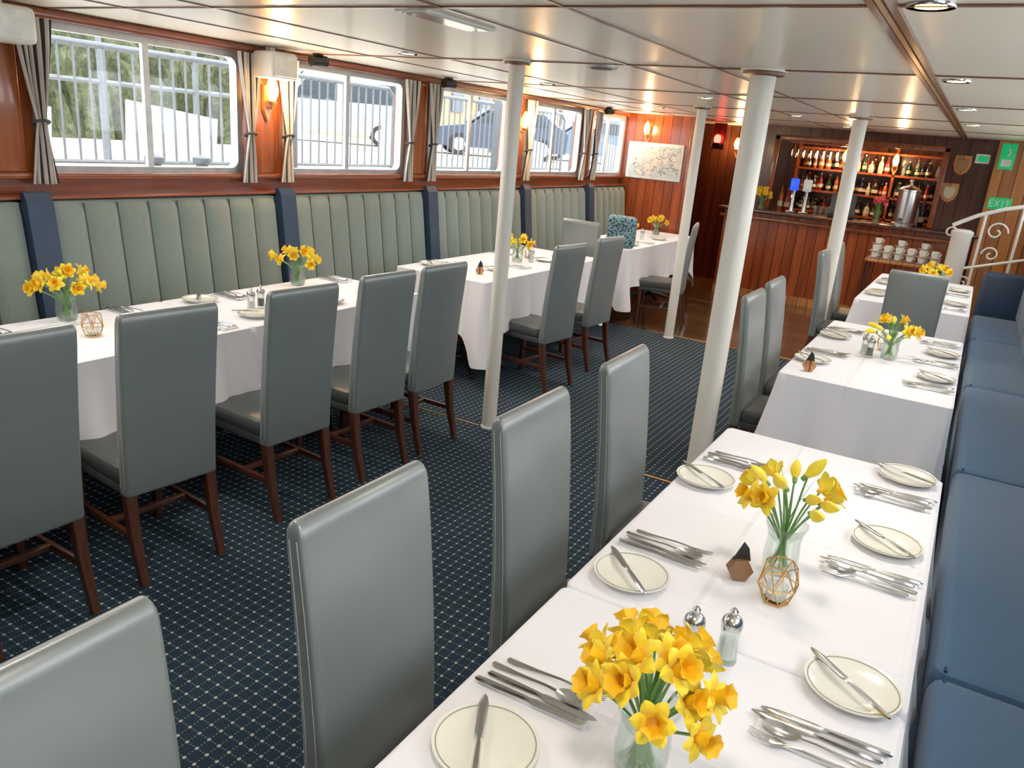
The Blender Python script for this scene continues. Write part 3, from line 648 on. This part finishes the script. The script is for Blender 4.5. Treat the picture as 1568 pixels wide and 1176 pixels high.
for tx,ty in ((-17,27),(-25,48),(-20,14)):
    b=MB(); rnd=random.Random(int(ty))
    def br(p,d,L,r,dep):
        q=p+d*L; b.tube([tuple(p),tuple((p+q)/2+Vector((rnd.uniform(-.05,.05)*L,)*3)),tuple(q)],[r,r*.85,r*.7],BARK,6)
        if dep:
            for _ in range(3):
                e=(d+Vector((rnd.uniform(-.7,.7),rnd.uniform(-.7,.7),rnd.uniform(-.1,.5)))).normalized(); br(q,e,L*rnd.uniform(.6,.8),r*.6,dep-1)
    br(Vector((0,0,0)),Vector((0,0,1)),2.2,.16,5); b.obj('bare_tree',(tx,ty,.98))
VW=mat('van_white',S(158,164,170),.3); VG=mat('van_glass',S(50,60,68),.35,spec=.2); TY=mat('tyre',S(30,30,30),.8); CG=mat('car_blue_grey',S(90,110,130),.3)
def vehicle(nm,prof,win,screen,body,loc,rz,wx=(-1.5,1.6)):
    b=MB(); b.loft([[(x,y,z-(0 if abs(y)<.85 else .04)) for x,z in prof] for y in (-.95,-.85,.85,.95)],body,smooth=False)
    for s in (-1,1):
        for wn in win: b.loft([[(x,s*.952,z) for x,z in wn],[(x,s*.962,z) for x,z in wn]],VG,smooth=False)
        for x in wx: b.cyl((x,s*.78,.34),(x,s*.98,.34),.33,TY,20); b.cyl((x,s*.97,.34),(x,s*.99,.34),.2,ALU,16)
    (xa,za),(xb,zb)=screen
    b.loft([[(xa+d,-.8,za+d),(xa+d,.8,za+d),(xb+d,.84,zb+d),(xb+d,-.84,zb+d)] for d in (0,.02)],VG,smooth=False)
    b.obj(nm,loc,rz)
vehicle('white_van',[(-2.4,.35),(-2.4,1.9),(-2.2,2.15),(.9,2.15),(1.6,1.35),(2.4,1.1),(2.5,.8),(2.5,.35)],[[(-.1,1.3),(-.1,1.9),(.85,1.9),(1.35,1.3)],[(-2.2,1.3),(-2.2,1.9),(-.3,1.9),(-.3,1.3)]],((.95,2.1),(1.58,1.4)),VW,(-19,20.3,.98),math.radians(222))
cp=[(-2.1,.3),(-2.15,.9),(-1.9,1.05),(-1.3,1.45),(.3,1.48),(1.0,1.0),(2.0,.85),(2.15,.6),(2.1,.3)]; cw=[[(-1.5,1.02),(-1.15,1.38),(-.35,1.4),(-.35,1.02)],[(-.28,1.02),(-.28,1.4),(.25,1.4),(.8,1.02)]]
vehicle('parked_car',cp,cw,((.35,1.47),(.98,1.02)),CG,(-13,27,.98),math.radians(222),(-1.35,1.35))
vehicle('parked_car',cp,cw,((.35,1.47),(.98,1.02)),mat('car_dark',S(50,60,80),.3),(-14,22.5,.98),math.radians(222),(-1.35,1.35))
SKIN=mat('skin',S(194,148,120),.6); HAIR=mat('hair_brown',S(60,42,32),.8)
def person(loc,rz,coat,legs):
    b=MB()
    def limb(pts,rad,m): b.tube(pts,rad,m,10)
    b.loft([[(a*math.cos(t)*dx,a_*math.sin(t),z) for t in [2*pi*i/16 for i in range(16)]] for z,a,a_,dx in ((.86,.12,.17,1),(.98,.125,.175,1),(1.15,.11,.155,1),(1.32,.12,.19,1),(1.42,.10,.19,1),(1.47,.06,.10,1),(1.50,.05,.055,1))],coat)
    b.loft([[(.01+a*math.cos(t),a_*math.sin(t),z) for t in [2*pi*i/14 for i in range(14)]] for z,a,a_ in ((1.48,.048,.05),(1.54,.05,.05),(1.56,.075,.06),(1.62,.095,.072),(1.68,.098,.078),(1.74,.085,.07),(1.775,.04,.035))],SKIN)
    b.loft([[(-.015+a*math.cos(t),a_*math.sin(t),z) for t in [2*pi*i/14 for i in range(14)]] for z,a,a_ in ((1.60,.07,.07),(1.68,.09,.084),(1.75,.085,.078),(1.79,.04,.04))],HAIR)
    b.lathe([(.004,0),(.012,.01),(.006,.03)],SKIN,8,(.105,0,1.645))
    for s in (-1,1):
        st=s*.16
        limb([(0,s*.09,.92),(.02+st*.4,s*.095,.50),(-.01+st,s*.095,.09)],[.088,.060,.042],legs)
        b.box(-.07+st,.17+st,s*.095-.045,s*.095+.045,0,.09,BLK,.03)
        limb([(0,s*.18,1.40),(-.03-st*.5,s*.24,1.12),(.05-st*.9,s*.235,.87)],[.058,.046,.036],coat)
        hx=.06-st*.9; b.box(hx-.02,hx+.03,s*.235-.014,s*.235+.014,.79,.87,SKIN,.012)
        for i in range(4): b.cyl((hx-.015+i*.014,s*.235,.80),(hx-.01+i*.014,s*.23,.735+.006*abs(i-1)),.007,SKIN,6,.006)
        b.cyl((hx+.028,s*.235,.84),(hx+.05,s*.225,.795),.008,SKIN,6)
    b.obj('pedestrian',loc,rz)
DEN=mat('denim',S(50,62,90),.9)
person((-18.8,18.0,.98),2.4,mat('dark_blue_coat',S(34,48,84),.8),DEN)
# ------------------------------------------------------------------ world, camera
w=bpy.data.worlds.new('sky'); bpy.context.scene.world=w; w.use_nodes=True; nt=w.node_tree; bg=nt.nodes['Background']
tc=nt.nodes.new('ShaderNodeTexCoord'); sp_=nt.nodes.new('ShaderNodeSeparateXYZ'); rp=nt.nodes.new('ShaderNodeValToRGB')
rp.color_ramp.elements[0].position=0; rp.color_ramp.elements[0].color=(.87,.94,1,1); rp.color_ramp.elements[1].position=1; rp.color_ramp.elements[1].color=(1,1,1,1)
nt.links.new(tc.outputs['Generated'],sp_.inputs[0]); nt.links.new(sp_.outputs[2],rp.inputs[0]); nt.links.new(rp.outputs[0],bg.inputs[0])
bg.inputs[1].default_value=4.2
L=bpy.data.lights.new('added_bounce_sun','SUN'); L.energy=1.5; L.angle=math.radians(25); L.color=(1,.97,.92)  # sun added under the overcast sky; bounce off quay and water brightens the ceiling
o=bpy.data.objects.new('added_bounce_sun',L); o.rotation_euler=(math.radians(38),0,math.radians(0)); bpy.context.collection.objects.link(o)
a=math.radians(29.3);p=math.radians(17.7);ro=math.radians(5)
f=Vector((-math.sin(a)*math.cos(p),math.cos(a)*math.cos(p),-math.sin(p)))
r0=Vector((math.cos(a),math.sin(a),0));u0=r0.cross(f)
r=r0*math.cos(ro)+u0*math.sin(ro);u=u0*math.cos(ro)-r0*math.sin(ro)
cam=bpy.data.cameras.new('camera'); cam.lens=27.28; cam.sensor_width=36; cam.clip_start=.05
co=bpy.data.objects.new('camera',cam); Mx=Matrix((( r.x,u.x,-f.x,0),(r.y,u.y,-f.y,0),(r.z,u.z,-f.z,1.70),(0,0,0,1))); co.matrix_world=Mx
bpy.context.collection.objects.link(co); bpy.context.scene.camera=co
sc_=bpy.context.scene; sc_.view_settings.view_transform='Standard'; sc_.view_settings.exposure=.45; sc_.view_settings.gamma=1.15
